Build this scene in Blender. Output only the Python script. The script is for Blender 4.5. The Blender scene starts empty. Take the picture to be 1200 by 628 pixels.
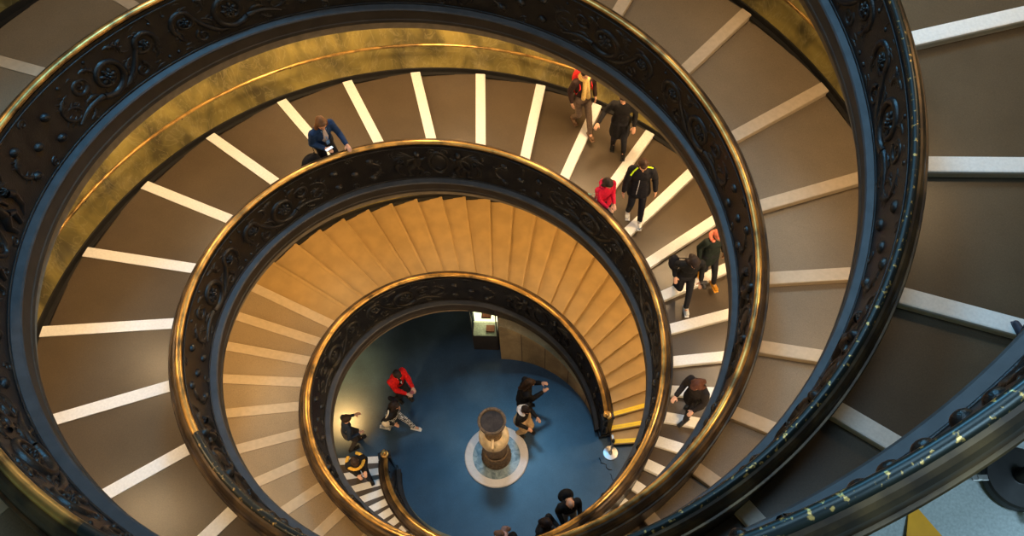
import bpy, bmesh, math, random
import numpy as np
from mathutils import Vector, Matrix, noise
pi = math.pi
rng = random.Random(7)
scn = bpy.context.scene
COL = scn.collection

# ------------------------------------------------------------------ camera, sky, light, exposure
cam_d = bpy.data.cameras.new('camera'); cam = bpy.data.objects.new('camera', cam_d); COL.objects.link(cam)
cam_d.sensor_width = 36.0; cam_d.lens = 985.04/1200*36; cam_d.clip_start = 0.05; cam_d.clip_end = 200
ROT = Matrix(((0.85236713, -0.44055737, 0.28174363), (0.52228478, 0.74421758, -0.41636378), (-0.02624643, 0.50204522, 0.86444301)))
cam.matrix_world = Matrix.Translation((3.77037, -4.66712, 18.29704)) @ ROT.to_4x4()
scn.camera = cam
scn.view_settings.view_transform = 'Standard'; scn.view_settings.look = 'None'
scn.view_settings.gamma = 1.0; scn.view_settings.use_curve_mapping = False
scn.view_settings.exposure = 0.0

w = bpy.data.worlds.new('world'); scn.world = w; w.use_nodes = True
w.node_tree.nodes['Background'].inputs[0].default_value = (0.45, 0.70, 1.0, 1)
w.node_tree.nodes['Background'].inputs[1].default_value = 0.05

def area(name, loc, size, power, color, target=(0, 0, 0)):
    l = bpy.data.lights.new(name, 'AREA'); l.shape = 'DISK'; l.size = size; l.energy = power; l.color = color
    o = bpy.data.objects.new(name, l); COL.objects.link(o); o.location = loc
    o.rotation_euler = (Vector(target)-Vector(loc)).to_track_quat('-Z', 'Y').to_euler()
    return o
SKY_POWER = 1500
area('skylight', (-3.8, 6.3, 20), 3.2, SKY_POWER*0.85, (0.20, 0.60, 1.0), (0.9, -1.6, 2))
area('skylight', (1.0, -0.5, 25), 6.0, SKY_POWER*0.5, (0.48, 0.76, 1.0), (0.6, -0.9, 0))
area('landing_fill', (7.2, -3.4, 18.6), 1.6, 170, (0.50, 0.78, 1.0), (5.8, -2.4, 13.5))  # added cool fill light that brightens the upper landing, no window modelled
# (helix, t/pi, power, amber tint): warm ceiling lamps under the ramp one level up
LAMP = [('B', 0.0, 260, .4)] + [('B', t, 150, .75) for t in (0.17, 0.33, 0.5, 0.68, 0.86)] + [('B', t, 130, .4) for t in (1.04, 1.2)] \
    + [('A', t, 200, 0) for t in (0.05, 0.3)] + [('A', t, 190, .0) for t in (0.6, 0.8, 1.0)] + [('A', t, 230, .35) for t in (1.15, 1.3, 1.45, 1.6)] \
    + [('A', t, 140, .35) for t in (1.75, 1.9, 2.05, 2.2)] + [('B', t, 120, .3) for t in (1.75, 1.9, 2.05, 2.2, 2.35)] \
    + [('B', t, 80, .4) for t in (2.65, 2.8, 2.95)] + [('A', t, 150, .3) for t in (2.98, 3.1, 3.22)]

# ------------------------------------------------------------------ the double spiral
FL = -0.25                                   # hall floor
HK = 0.7*pi; NKT = 7
KR = np.array([2.39970356, 2.9076714, 3.44831997, 4.12512885, 4.69656624, 5.32002104, 5.82083702])
KZ = np.array([0, 2.89079078, 5.22814569, 7.61284257, 9.98432246, 12.82501375, 16.33874015])
def second(y):
    A = np.zeros((NKT, NKT)); b = np.zeros(NKT); A[0, 0] = A[-1, -1] = 1
    for i in range(1, NKT-1):
        A[i, i-1] = 1; A[i, i] = 4; A[i, i+1] = 1; b[i] = 6*(y[i-1]-2*y[i]+y[i+1])/HK**2
    return np.linalg.solve(A, b)
SR, SZ = second(KR), second(KZ)
def spl(y, s, t):
    t = np.asarray(t, float); i = np.clip((t/HK).astype(int), 0, NKT-2); x = t-i*HK; u = 1-x/HK; v = x/HK
    return u*y[i]+v*y[i+1]+((u**3-u)*s[i]+(v**3-v)*s[i+1])*HK**2/6
def zt(t): return spl(KZ, SZ, t)
def rin(t): return spl(KR, SR, t)
RO = np.polyfit([pi, 2*pi, 4*pi], [5.94155401, 6.7098059, 8.64561007], 2)
def rout(t): return np.polyval(RO, t)
TH = {'A': 3.900416577, 'B': 7.038236833}
TEND = 4.1*pi
def pt(h, t, r, z):
    a = TH[h]+t; return (r*math.cos(a), r*math.sin(a), z)

# ------------------------------------------------------------------ materials
def nodes(name):
    m = bpy.data.materials.new(name); m.use_nodes = True
    return m, m.node_tree.nodes, m.node_tree.links, m.node_tree.nodes['Principled BSDF']
def mat(name, col, rough=0.6, metal=0.0, var=0.15, scale=8.0, bump=0.0, col2=None, bscale=None, spec=0.5, detail=4.0, lo=0.35, hi=0.65, coat=0):
    m, N, L, B = nodes(name)
    tc = N.new('ShaderNodeTexCoord'); nz = N.new('ShaderNodeTexNoise'); nz.inputs['Scale'].default_value = scale; nz.inputs['Detail'].default_value = detail
    L.new(tc.outputs['Object'], nz.inputs['Vector'])
    cr = N.new('ShaderNodeValToRGB'); cr.color_ramp.elements[0].position = lo; cr.color_ramp.elements[1].position = hi
    c2 = col2 or tuple(min(1, c*(1+var)) for c in col); c1 = col if col2 else tuple(c*(1-var) for c in col)
    cr.color_ramp.elements[0].color = (*c1, 1); cr.color_ramp.elements[1].color = (*c2, 1)
    L.new(nz.outputs['Fac'], cr.inputs['Fac']); L.new(cr.outputs['Color'], B.inputs['Base Color'])
    B.inputs['Roughness'].default_value = rough; B.inputs['Metallic'].default_value = metal
    B.inputs['Specular IOR Level'].default_value = spec; B.inputs['Coat Weight'].default_value = coat
    if bump:
        n2 = N.new('ShaderNodeTexNoise'); n2.inputs['Scale'].default_value = bscale or scale*4; n2.inputs['Detail'].default_value = 3
        L.new(tc.outputs['Object'], n2.inputs['Vector'])
        bp = N.new('ShaderNodeBump'); bp.inputs['Strength'].default_value = bump; bp.inputs['Distance'].default_value = 0.02
        L.new(n2.outputs['Fac'], bp.inputs['Height']); L.new(bp.outputs['Normal'], B.inputs['Normal'])
    return m
def speckle(name, base, spot, rough, size=60, thr=0.06, blot=0.25):
    m, N, L, B = nodes(name)
    tc = N.new('ShaderNodeTexCoord')
    v = N.new('ShaderNodeTexVoronoi'); v.inputs['Scale'].default_value = size; L.new(tc.outputs['Object'], v.inputs['Vector'])
    c = N.new('ShaderNodeValToRGB'); c.color_ramp.elements[0].position = thr; c.color_ramp.elements[1].position = thr+0.08
    c.color_ramp.elements[0].color = (1, 1, 1, 1); c.color_ramp.elements[1].color = (0, 0, 0, 1)
    L.new(v.outputs['Distance'], c.inputs['Fac'])
    n = N.new('ShaderNodeTexNoise'); n.inputs['Scale'].default_value = 2.2; n.inputs['Detail'].default_value = 8; L.new(tc.outputs['Object'], n.inputs['Vector'])
    r = N.new('ShaderNodeValToRGB'); r.color_ramp.elements[0].position = 0.3; r.color_ramp.elements[1].position = 0.7
    r.color_ramp.elements[0].color = (*[k*(1-blot) for k in base], 1); r.color_ramp.elements[1].color = (*[k*(1+blot) for k in base], 1)
    L.new(n.outputs['Fac'], r.inputs['Fac'])
    mx = N.new('ShaderNodeMixRGB'); L.new(c.outputs['Color'], mx.inputs['Fac']); L.new(r.outputs['Color'], mx.inputs['Color1']); mx.inputs['Color2'].default_value = (*spot, 1)
    n3 = N.new('ShaderNodeTexNoise'); n3.inputs['Scale'].default_value = 70; n3.inputs['Detail'].default_value = 2; L.new(tc.outputs['Object'], n3.inputs['Vector'])
    mm = N.new('ShaderNodeMixRGB'); mm.blend_type = 'OVERLAY'; mm.inputs['Fac'].default_value = 0.35
    L.new(mx.outputs['Color'], mm.inputs['Color1']); L.new(n3.outputs['Fac'], mm.inputs['Color2'])
    L.new(mm.outputs['Color'], B.inputs['Base Color']); B.inputs['Roughness'].default_value = rough
    return m
def marble(name, a, b, vein, rough, scale=1.6, bump=0.0):
    m, N, L, B = nodes(name)
    tc = N.new('ShaderNodeTexCoord')
    n = N.new('ShaderNodeTexNoise'); n.inputs['Scale'].default_value = scale; n.inputs['Detail'].default_value = 9; n.inputs['Distortion'].default_value = 0.9
    mp = N.new('ShaderNodeMapping'); mp.inputs['Scale'].default_value = (1, 1, 0.55); L.new(tc.outputs['Object'], mp.inputs['Vector']); L.new(mp.outputs['Vector'], n.inputs['Vector'])
    r = N.new('ShaderNodeValToRGB'); e = r.color_ramp.elements; e[0].position = 0.34; e[0].color = (*a, 1); e[1].position = 0.66; e[1].color = (*b, 1)
    L.new(n.outputs['Fac'], r.inputs['Fac'])
    n2 = N.new('ShaderNodeTexNoise'); n2.inputs['Scale'].default_value = scale*1.7; n2.inputs['Detail'].default_value = 6; n2.inputs['Distortion'].default_value = 2.5
    L.new(mp.outputs['Vector'], n2.inputs['Vector'])
    r2 = N.new('ShaderNodeValToRGB'); e = r2.color_ramp.elements; e[0].position = 0.47; e[0].color = (0, 0, 0, 1); e[1].position = 0.5; e[1].color = (1, 1, 1, 1)
    q = e.new(0.53); q.color = (0, 0, 0, 1)
    L.new(n2.outputs['Fac'], r2.inputs['Fac'])
    ml = N.new('ShaderNodeMath'); ml.operation = 'MULTIPLY'; ml.inputs[1].default_value = 0.22; L.new(r2.outputs['Color'], ml.inputs[0])
    mx = N.new('ShaderNodeMixRGB'); L.new(ml.outputs[0], mx.inputs['Fac']); L.new(r.outputs['Color'], mx.inputs['Color1']); mx.inputs['Color2'].default_value = (*vein, 1)
    L.new(mx.outputs['Color'], B.inputs['Base Color']); B.inputs['Roughness'].default_value = rough
    return m

M = {}
M['tread_dark'] = speckle('dark_resin_tread', (0.086, 0.060, 0.036), (0.16, 0.12, 0.08), 0.36, 90, 0.05, 0.10)
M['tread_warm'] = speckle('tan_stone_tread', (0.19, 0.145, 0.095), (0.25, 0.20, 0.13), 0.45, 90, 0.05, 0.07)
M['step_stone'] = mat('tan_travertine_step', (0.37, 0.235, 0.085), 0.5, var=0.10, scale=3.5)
M['nosing_white'] = mat('white_stone_nosing', (0.82, 0.79, 0.74), 0.45, var=0.05, scale=30)
M['nosing_tan'] = mat('tan_stone_nosing', (0.52, 0.42, 0.30), 0.45, var=0.06, scale=12)
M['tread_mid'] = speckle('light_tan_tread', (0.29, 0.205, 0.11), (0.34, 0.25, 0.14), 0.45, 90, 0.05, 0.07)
M['nosing_mid'] = mat('light_tan_nosing', (0.50, 0.385, 0.245), 0.45, var=0.06, scale=12)
M['riser'] = mat('dark_joint_stone', (0.10, 0.08, 0.06), 0.7)  # plain dark brown stone, used for the block joints
M['yellow'] = mat('yellow_paint', (0.85, 0.62, 0.01), 0.4, var=0.06)
M['black'] = mat('black_paint', (0.012, 0.011, 0.010), 0.5)
M['bronze'] = mat('dark_bronze', (0.008, 0.008, 0.010), 0.34, 0.4, col2=(0.022, 0.019, 0.017), scale=5, bump=0.25, bscale=60)
M['bronze_ledge'] = mat('bronze_ledge', (0.05, 0.05, 0.053), 0.5, 0.3, var=0.18, scale=6, bump=0.1)
M['fascia'] = mat('brown_bronze_fascia', (0.035, 0.027, 0.020), 0.55, 0.2, var=0.2, scale=4)
M['brass'] = mat('worn_brass', (0.13, 0.085, 0.04), 0.33, 0.85, scale=3.0, col2=(0.72, 0.42, 0.12), lo=0.34, hi=0.56, detail=8)
M['brass_dark'] = mat('tarnished_brass', (0.035, 0.022, 0.014), 0.42, 0.6, scale=3.0, col2=(0.13, 0.078, 0.034), lo=0.42, hi=0.68, detail=6)
M['patina'] = mat('tarnished_green_bronze', (0.018, 0.024, 0.024), 0.34, 0.5, scale=20.0, col2=(0.55, 0.34, 0.10), lo=0.60, hi=0.66, detail=6)
M['marble'] = marble('golden_green_marble', (0.085, 0.068, 0.024), (0.32, 0.245, 0.065), (0.5, 0.42, 0.22), 0.34)
M['wallstone'] = marble('brown_travertine_blocks', (0.22, 0.165, 0.085), (0.42, 0.32, 0.17), (0.55, 0.44, 0.25), 0.5)
M['soffit'] = mat('ramp_soffit', (0.20, 0.16, 0.11), 0.8)
M['floor'] = speckle('slate_blue_terrazzo', (0.036, 0.066, 0.105), (0.12, 0.22, 0.30), 0.30, 34, 0.05, 0.22)
M['landing'] = speckle('pale_terrazzo', (0.42, 0.45, 0.44), (0.55, 0.56, 0.55), 0.5, 80, 0.05, 0.06)
M['yellow_tile'] = mat('yellow_tile', (0.95, 0.40, 0.01), 0.5, var=0.08)
M['white_marble'] = marble('white_marble', (0.66, 0.60, 0.54), (0.82, 0.76, 0.70), (0.45, 0.40, 0.36), 0.35, 1.2)
M['cream_marble'] = mat('cream_marble', (0.62, 0.48, 0.29), 0.4, var=0.2, scale=9, bump=0.2)
M['green_marble'] = marble('blue_green_marble', (0.08, 0.13, 0.14), (0.34, 0.40, 0.38), (0.6, 0.62, 0.55), 0.3, 7.0)
M['carved'] = mat('brown_carved_stone', (0.07, 0.048, 0.03), 0.5, col2=(0.20, 0.13, 0.07), scale=22, bump=0.5, bscale=40)
M['water'] = mat('dark_basin', (0.045, 0.034, 0.03), 0.75, var=0.3, scale=12)
M['chrome'] = mat('brushed_steel', (0.62, 0.60, 0.58), 0.3, 0.8, var=0.06)
M['steel_dark'] = mat('dark_steel', (0.045, 0.042, 0.042), 0.45, 0.5, var=0.15, scale=10)
M['skin'] = mat('skin', (0.60, 0.32, 0.20), 0.5, var=0.06, scale=12)
M['eye'] = mat('dark_eye', (0.02, 0.015, 0.012), 0.2)
M['lip'] = mat('lip', (0.42, 0.13, 0.10), 0.45)
def cloth(name, c, r=0.85): 
    k = 'c_'+name
    if k not in M: M[k] = mat(name, c, r, var=0.15, scale=25, bump=0.25, bscale=40, spec=0.2)
    return M[k]
m, N_, L_, B_ = nodes('glass'); B_.inputs['Transmission Weight'].default_value = 1; B_.inputs['Roughness'].default_value = 0.02; B_.inputs['IOR'].default_value = 1.2; B_.inputs['Base Color'].default_value = (0.9, 1, 0.95, 1)
M['glass'] = m
m, N_, L_, B_ = nodes('lit_panel'); B_.inputs['Emission Color'].default_value = (1, 0.82, 0.5, 1); B_.inputs['Emission Strength'].default_value = 2.2
M['lit'] = m
m, N_, L_, B_ = nodes('phone_screen'); B_.inputs['Emission Color'].default_value = (0.6, 0.85, 1, 1); B_.inputs['Emission Strength'].default_value = 1.2
M['screen'] = m

# ------------------------------------------------------------------ mesh helpers
def obj(name, V, F, m, parent=None, smooth=False, autosm=None):
    me = bpy.data.meshes.new(name); me.from_pydata([tuple(map(float, v)) for v in V], [], [tuple(map(int, f)) for f in F]); me.update()
    if smooth: me.polygons.foreach_set('use_smooth', [True]*len(me.polygons))
    mats = m if isinstance(m, (list, tuple)) else [m]
    for k in mats: me.materials.append(k)
    o = bpy.data.objects.new(name, me); COL.objects.link(o)
    if parent is not None: o.parent = parent
    return o
def fix_normals(o):
    bm = bmesh.new(); bm.from_mesh(o.data); bmesh.ops.recalc_face_normals(bm, faces=bm.faces); bm.to_mesh(o.data); bm.free(); return o
def thing(name, label, cat, loc=(0, 0, 0), rz=0, group=None):
    o = bpy.data.objects.new(name, None); COL.objects.link(o); o.location = loc; o.rotation_euler = (0, 0, rz); o.empty_display_size = 0.2
    o['label'] = label; o['category'] = cat
    if group: o['group'] = group
    return o
def tag(o, label=None, cat=None, group=None, kind=None):
    for k, v in (('label', label), ('category', cat), ('group', group), ('kind', kind)):
        if v: o[k] = v
    return o
class MB:
    def __init__(s): s.V = []; s.F = []
    def add(s, V, F):
        n = len(s.V); s.V += [tuple(v) for v in V]; s.F += [tuple(i+n for i in f) for f in F]; return s
    def box(s, c, d, R=None, bev=0.0):
        x, y, z = [k/2 for k in d]
        if bev <= 0:
            V = [Vector((i*x, j*y, k*z)) for k in (-1, 1) for j in (-1, 1) for i in (-1, 1)]
            F = [(0, 2, 3, 1), (4, 5, 7, 6), (0, 1, 5, 4), (2, 6, 7, 3), (0, 4, 6, 2), (1, 3, 7, 5)]
        else:
            bm = bmesh.new(); bmesh.ops.create_cube(bm, size=1)
            bmesh.ops.scale(bm, vec=d, verts=bm.verts); bmesh.ops.bevel(bm, geom=bm.edges[:]+bm.verts[:], offset=bev, segments=2, affect='EDGES', profile=0.5)
            bm.verts.index_update(); V = [v.co.copy() for v in bm.verts]; F = [[v.index for v in f.verts] for f in bm.faces]; bm.free()
        R = R or Matrix.Identity(3)
        return s.add([R @ v + Vector(c) for v in V], F)
    def lathe(s, prof, c=(0, 0, 0), n=32, cap=True):
        V = []; F = []
        for r, z in prof:
            for i in range(n): a = 2*pi*i/n; V.append((c[0]+r*math.cos(a), c[1]+r*math.sin(a), c[2]+z))
        for j in range(len(prof)-1):
            for i in range(n): F.append((j*n+i, j*n+(i+1) % n, (j+1)*n+(i+1) % n, (j+1)*n+i))
        if cap: F.append(tuple(range(n))[::-1]); F.append(tuple((len(prof)-1)*n+i for i in range(n)))
        return s.add(V, F)
    def tube(s, P, r, n=8):
        P = [Vector(p) for p in P]; R = r if isinstance(r, (list, tuple)) else [r]*len(P); V = []; F = []
        up = Vector((0, 0, 1)); 
        for i, p in enumerate(P):
            d = (P[min(i+1, len(P)-1)]-P[max(i-1, 0)]).normalized()
            a = d.cross(up); a = a.normalized() if a.length > 1e-3 else Vector((1, 0, 0)); b = a.cross(d).normalized()
            for k in range(n): q = 2*pi*k/n; V.append(p+(a*math.cos(q)+b*math.sin(q))*R[i])
        for i in range(len(P)-1):
            for k in range(n): F.append((i*n+k, i*n+(k+1) % n, (i+1)*n+(k+1) % n, (i+1)*n+k))
        F.append(tuple(range(n))[::-1]); F.append(tuple((len(P)-1)*n+i for i in range(n)))
        return s.add(V, F)
    def ell(s, c, rad, R=None, nu=16, nv=10):
        R = R or Matrix.Identity(3); V = []; F = []; c = Vector(c)
        V.append(c+R @ Vector((0, 0, -rad[2])))
        for j in range(1, nv):
            b = -pi/2+pi*j/nv
            for i in range(nu):
                a = 2*pi*i/nu; V.append(c+R @ Vector((rad[0]*math.cos(b)*math.cos(a), rad[1]*math.cos(b)*math.sin(a), rad[2]*math.sin(b))))
        V.append(c+R @ Vector((0, 0, rad[2]))); last = len(V)-1
        for i in range(nu):
            F.append((0, 1+(i+1) % nu, 1+i)); F.append((last, 1+(nv-2)*nu+i, 1+(nv-2)*nu+(i+1) % nu))
        for j in range(nv-2):
            for i in range(nu): F.append((1+j*nu+i, 1+j*nu+(i+1) % nu, 1+(j+1)*nu+(i+1) % nu, 1+(j+1)*nu+i))
        return s.add(V, F)
    def cap(s, p0, p1, r0, r1=None, n=12, sq=(1, 1)):
        """tapered limb with round ends"""
        r1 = r0 if r1 is None else r1; p0 = Vector(p0); p1 = Vector(p1); d = p1-p0; L = d.length
        q = d.to_track_quat('Z', 'X').to_matrix() if L > 1e-6 else Matrix.Identity(3)
        prof = [(r0*math.cos(b), r0*math.sin(b)) for b in (-1.35, -0.9, -0.45, 0)]+[(r1*math.cos(b), L+r1*math.sin(b)) for b in (0, 0.45, 0.9, 1.35)]
        k = MB().lathe(prof, n=n)
        return s.add([p0+q @ Vector((v[0]*sq[0], v[1]*sq[1], v[2])) for v in k.V], k.F)
    def build(s, name, m, parent=None, smooth=False): return obj(name, s.V, s.F, m, parent, smooth)

def sweep(h, prof, t0, t1, n, closed=True, rfun=rin, zfun=zt, zmin=None, caps=True):
    """profile [(dr,dz)] carried along the spiral"""
    T = np.linspace(t0, t1, n+1); K = len(prof); V = []; F = []
    R = rfun(T); Z = zfun(T)
    for i, t in enumerate(T):
        a = TH[h]+t; c, s_ = math.cos(a), math.sin(a)
        for dr, dz in prof:
            r = R[i]+dr; z = Z[i]+dz
            if zmin is not None: z = max(z, zmin)
            V.append((r*c, r*s_, z))
    KK = K if closed else K-1
    for i in range(n):
        for k in range(KK): F.append((i*K+k, i*K+(k+1) % K, (i+1)*K+(k+1) % K, (i+1)*K+k))
    if closed and caps: F.append(tuple(range(K))[::-1]); F.append(tuple(n*K+k for k in range(K)))
    return V, F

# ------------------------------------------------------------------ setting: floor, wall
V = []; F = []; nr, na = 14, 96
mb = MB(); mb.lathe([(5.6, FL-0.3), (5.6, FL)], n=96); floor = mb.build('floor', M['floor']); tag(floor, kind='structure')
T = np.linspace(-0.3*pi, 4.6*pi, 60)
prof = [(float(rout(t)), float(zt(min(t, 4.2*pi))+max(0, t-4.2*pi)*1.7) if t > 0 else float(FL-0.1+(t+0.3*pi)*0.2)) for t in T]
prof += [(prof[-1][0], 20.5)]
wall = MB().lathe(prof+[(prof[-1][0]+0.4, 20.5), (prof[0][0]+0.4, FL-0.3)], n=160, cap=False)
wo = fix_normals(wall.build('wall_outer', M['marble'], smooth=True)); tag(wo, kind='structure')

# curved stone walls under the first flight of each spiral
def stone_wall(h, t0, t1, name):
    n = 24; V = []; F = []
    for i in range(n+1):
        t = t0+(t1-t0)*i/n; top = max(FL+0.05, float(zt(t))-0.30)
        for r in (2.30, 2.52):
            for z in (FL, top): V.append(pt(h, t, r, z))
    for i in range(n):
        a = i*4; b = a+4
        F += [(a, b, b+1, a+1), (a+3, b+3, b+2, a+2), (a+1, b+1, b+3, a+3)]
    F += [(0, 1, 3, 2), (n*4, n*4+2, n*4+3, n*4+1)]
    o = fix_normals(obj(name, V, F, M['wallstone'])); tag(o, kind='structure'); return o
stone_wall('B', 0.0, 0.43*pi, 'wall_below_flight')
stone_wall('A', 0.0, 0.35*pi, 'wall_under_opposite_flight')
# joints of the stone blocks as thin dark grooves
jm = MB()
for t in (0.10, 0.19, 0.28, 0.36):
    a = TH['B']+t*pi; top = float(zt(t*pi))-0.32
    jm.box((2.298*math.cos(a), 2.298*math.sin(a), (FL+top)/2), (0.012, 0.014, top-FL), Matrix.Rotation(a, 3, 'Z'))
jo = jm.build('trim_1', M['riser']); tag(jo, kind='structure')

# ------------------------------------------------------------------ relief ornament (panel coordinates s, v, height)
class Orn:
    def __init__(s): s.V = []; s.F = []
    def stroke(s, P, R, H=0.7, n=6):
        P = np.array(P, float); m_ = len(P); R = np.interp(np.linspace(0, 1, m_), np.linspace(0, 1, len(R)), R)
        D = np.gradient(P, axis=0); D /= np.linalg.norm(D, axis=1, keepdims=True)+1e-9; Nn = np.stack([-D[:, 1], D[:, 0]], 1)
        b = len(s.V)
        for i in range(m_):
            for k in range(n):
                f = pi*k/(n-1); s.V.append((P[i, 0]+Nn[i, 0]*R[i]*math.cos(f), P[i, 1]+Nn[i, 1]*R[i]*math.cos(f), R[i]*H*math.sin(f)*1.3))
        for i in range(m_-1):
            for k in range(n-1): s.F.append((b+i*n+k, b+i*n+k+1, b+(i+1)*n+k+1, b+(i+1)*n+k))
        return s
    def dome(s, c, rx, ry, h, ang=0, nu=12, nv=4):
        b = len(s.V); ca, sa = math.cos(ang), math.sin(ang)
        for j in range(nv):
            q = pi/2*j/nv
            for i in range(nu):
                a = 2*pi*i/nu; x = rx*math.cos(q)*math.cos(a); y = ry*math.cos(q)*math.sin(a)
                s.V.append((c[0]+x*ca-y*sa, c[1]+x*sa+y*ca, h*math.sin(q)))
        s.V.append((c[0], c[1], h)); L = len(s.V)-1
        for j in range(nv-1):
            for i in range(nu): s.F.append((b+j*nu+i, b+j*nu+(i+1) % nu, b+(j+1)*nu+(i+1) % nu, b+(j+1)*nu+i))
        for i in range(nu): s.F.append((b+(nv-1)*nu+i, b+(nv-1)*nu+(i+1) % nu, L))
        return s
    def spiral(s, c, R, a0, turns, sgn=1, w=(0.045, 0.02), r1=0.18):
        P = [(c[0]+R*(1-(1-r1)*u)*math.cos(a0+sgn*2*pi*turns*u), c[1]+R*(1-(1-r1)*u)*math.sin(a0+sgn*2*pi*turns*u)) for u in np.linspace(0, 1, 34)]
        return s.stroke(P, w, 0.8)
    def rosette(s, c, r, n=7):
        for i in range(n):
            a = 2*pi*i/n; s.dome((c[0]+r*0.62*math.cos(a), c[1]+r*0.62*math.sin(a)), r*0.42, r*0.24, 0.042, a, 8, 3)
            s.dome((c[0]+r*0.3*math.cos(a+.4), c[1]+r*0.3*math.sin(a+.4)), r*0.22, r*0.16, 0.058, a, 6, 2)
        return s.dome(c, r*0.2, r*0.2, 0.07)
    def leaf(s, c, a, L, w=0.035, bend=1.0, sub=3):
        P = [(c[0]+L*u*math.cos(a+bend*u), c[1]+L*u*math.sin(a+bend*u)) for u in np.linspace(0, 1, 9)]
        s.stroke(P, (w*0.5, w, w*0.7, 0.006), 0.8)
        for k in range(sub):
            p = P[2+2*k]
            for sg in (1, -1):
                Q = [(p[0]+0.35*L*u*math.cos(a+bend*0.5+sg*(0.7+0.6*u)), p[1]+0.35*L*u*math.sin(a+bend*0.5+sg*(0.7+0.6*u))) for u in np.linspace(0, 1, 5)]
                s.stroke(Q, (w*0.5, w*0.45, 0.005), 0.8, 5)
        return s
def scroll_motif():
    o = Orn()
    # running stem, main scroll, counter scroll
    st = [(-0.85+0.5*u, 0.16+0.10*math.sin(u*2.2)) for u in np.linspace(0, 1, 10)]
    o.stroke(st, (0.02, 0.035, 0.045), 0.8)
    o.spiral((-0.13, 0.43), 0.29, -2.4, 1.6, 1, (0.05, 0.04, 0.022))
    o.rosette((-0.13, 0.43), 0.13)
    st = [(-0.02+0.52*u, 0.14+0.55*u*u) for u in np.linspace(0, 1, 10)]
    o.stroke(st, (0.03, 0.045, 0.03), 0.8)
    o.spiral((0.55, 0.52), 0.20, -0.6, 1.5, 1, (0.04, 0.03, 0.018)); o.rosette((0.55, 0.52), 0.085, 6)
    o.spiral((0.36, 0.20), 0.11, 1.2, 1.4, -1, (0.028, 0.016))
    o.spiral((-0.55, 0.58), 0.13, -0.5, 1.4, -1, (0.032, 0.018))
    for (x, y, a, L, b) in ((-0.40, 0.30, 2.3, 0.26, 0.9), (-0.45, 0.72, 0.3, 0.24, -1.0), (0.16, 0.26, 2.0, 0.25, -1.1), (0.20, 0.60, 0.9, 0.22, 1.2),
                            (0.62, 0.24, 0.4, 0.24, 1.0), (-0.72, 0.30, 1.6, 0.22, 0.8), (0.02, 0.78, 0.2, 0.2, -0.7), (-0.68, 0.10, 0.0, 0.2, 0.7), (0.30, 0.76, 3.0, 0.18, 0.9)):
        o.leaf((x, y), a, L, 0.032, b)
    fr = random.Random(5)
    for q in range(26):
        x, y = fr.uniform(-0.82, 0.82), fr.uniform(0.08, 0.84); o.leaf((x, y), fr.uniform(0, 6.28), fr.uniform(0.08, 0.15), 0.018, fr.uniform(-1.5, 1.5), 2)
    for x, y in ((-0.30, 0.80), (0.76, 0.74), (0.80, 0.14), (-0.80, 0.76)): o.dome((x, y), 0.028, 0.028, 0.03)
    return o
def stud_motif():
    o = Orn()
    for x, y in ((-0.30, 0.25), (-0.30, 0.62), (0.05, 0.43), (0.36, 0.66), (0.36, 0.22)):
        o.dome((x, y), 0.075, 0.058, 0.06, 0.2)
    o.spiral((0.0, 0.78), 0.07, 0, 1.2, 1, (0.02, 0.012)); o.spiral((0.0, 0.10), 0.07, 2, 1.2, -1, (0.02, 0.012))
    for s_ in (-1, 1): o.leaf((s_*0.52, 0.42), pi/2 if s_ > 0 else -pi/2, 0.3, 0.035, 0.9*s_); o.leaf((s_*0.52, 0.42), -pi/2 if s_ > 0 else pi/2, 0.3, 0.035, -0.9*s_)
    return o
def crest_motif():
    """shield between two winged children holding cornucopias"""
    o = Orn()
    a = np.linspace(0, 2*pi, 30)
    o.stroke([(0.17*math.cos(q), 0.46+0.25*math.sin(q)*(1-0.12*math.cos(2*q))) for q in a], (0.03, 0.03), 0.9)
    o.dome((0, 0.45), 0.15, 0.22, 0.035); o.stroke([(-0.12, 0.36), (0, 0.56), (0.12, 0.36)], (0.018, 0.018), 1.0); o.rosette((0, 0.34), 0.05, 5)
    o.spiral((-0.10, 0.76), 0.07, 3.6, 1.2, -1, (0.024, 0.014)); o.spiral((0.10, 0.76), 0.07, -0.5, 1.2, 1, (0.024, 0.014))
    for g in (-1, 1):
        def P(*q): return [(g*x, y) for x, y in q]
        o.dome((g*0.36, 0.70), 0.062, 0.070, 0.085)                                  # head
        o.stroke(P((0.36, 0.62), (0.37, 0.50), (0.40, 0.38)), (0.05, 0.075, 0.065), 0.8)   # body
        o.stroke(P((0.36, 0.58), (0.27, 0.54), (0.20, 0.62)), (0.035, 0.028, 0.022), 1.0)  # arm
        o.stroke(P((0.40, 0.58), (0.52, 0.52), (0.56, 0.40)), (0.035, 0.028, 0.022), 1.0)
        o.stroke(P((0.39, 0.38), (0.30, 0.27), (0.36, 0.12)), (0.06, 0.045, 0.026), 1.0)   # legs
        o.stroke(P((0.42, 0.38), (0.53, 0.30), (0.50, 0.13), (0.56, 0.10)), (0.06, 0.045, 0.03, 0.02), 1.0)
        for k in range(5):                                                            # wing feathers
            o.stroke(P((0.42, 0.60), (0.52+0.03*k, 0.68-0.015*k), (0.66+0.04*k, 0.80-0.065*k)), (0.022, 0.03, 0.006), 0.9, 5)
        o.stroke(P((0.62, 0.12), (0.72, 0.22), (0.74, 0.40), (0.66, 0.50)), (0.012, 0.035, 0.05, 0.06), 0.9)  # horn
        o.rosette((g*0.66, 0.53), 0.06, 6); o.leaf((g*0.76, 0.60), 0.9 if g > 0 else 2.2, 0.2, 0.03, 0.6*g)
        o.spiral((g*0.24, 0.12), 0.07, 0, 1.2, g, (0.02, 0.012))
    return o
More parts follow.
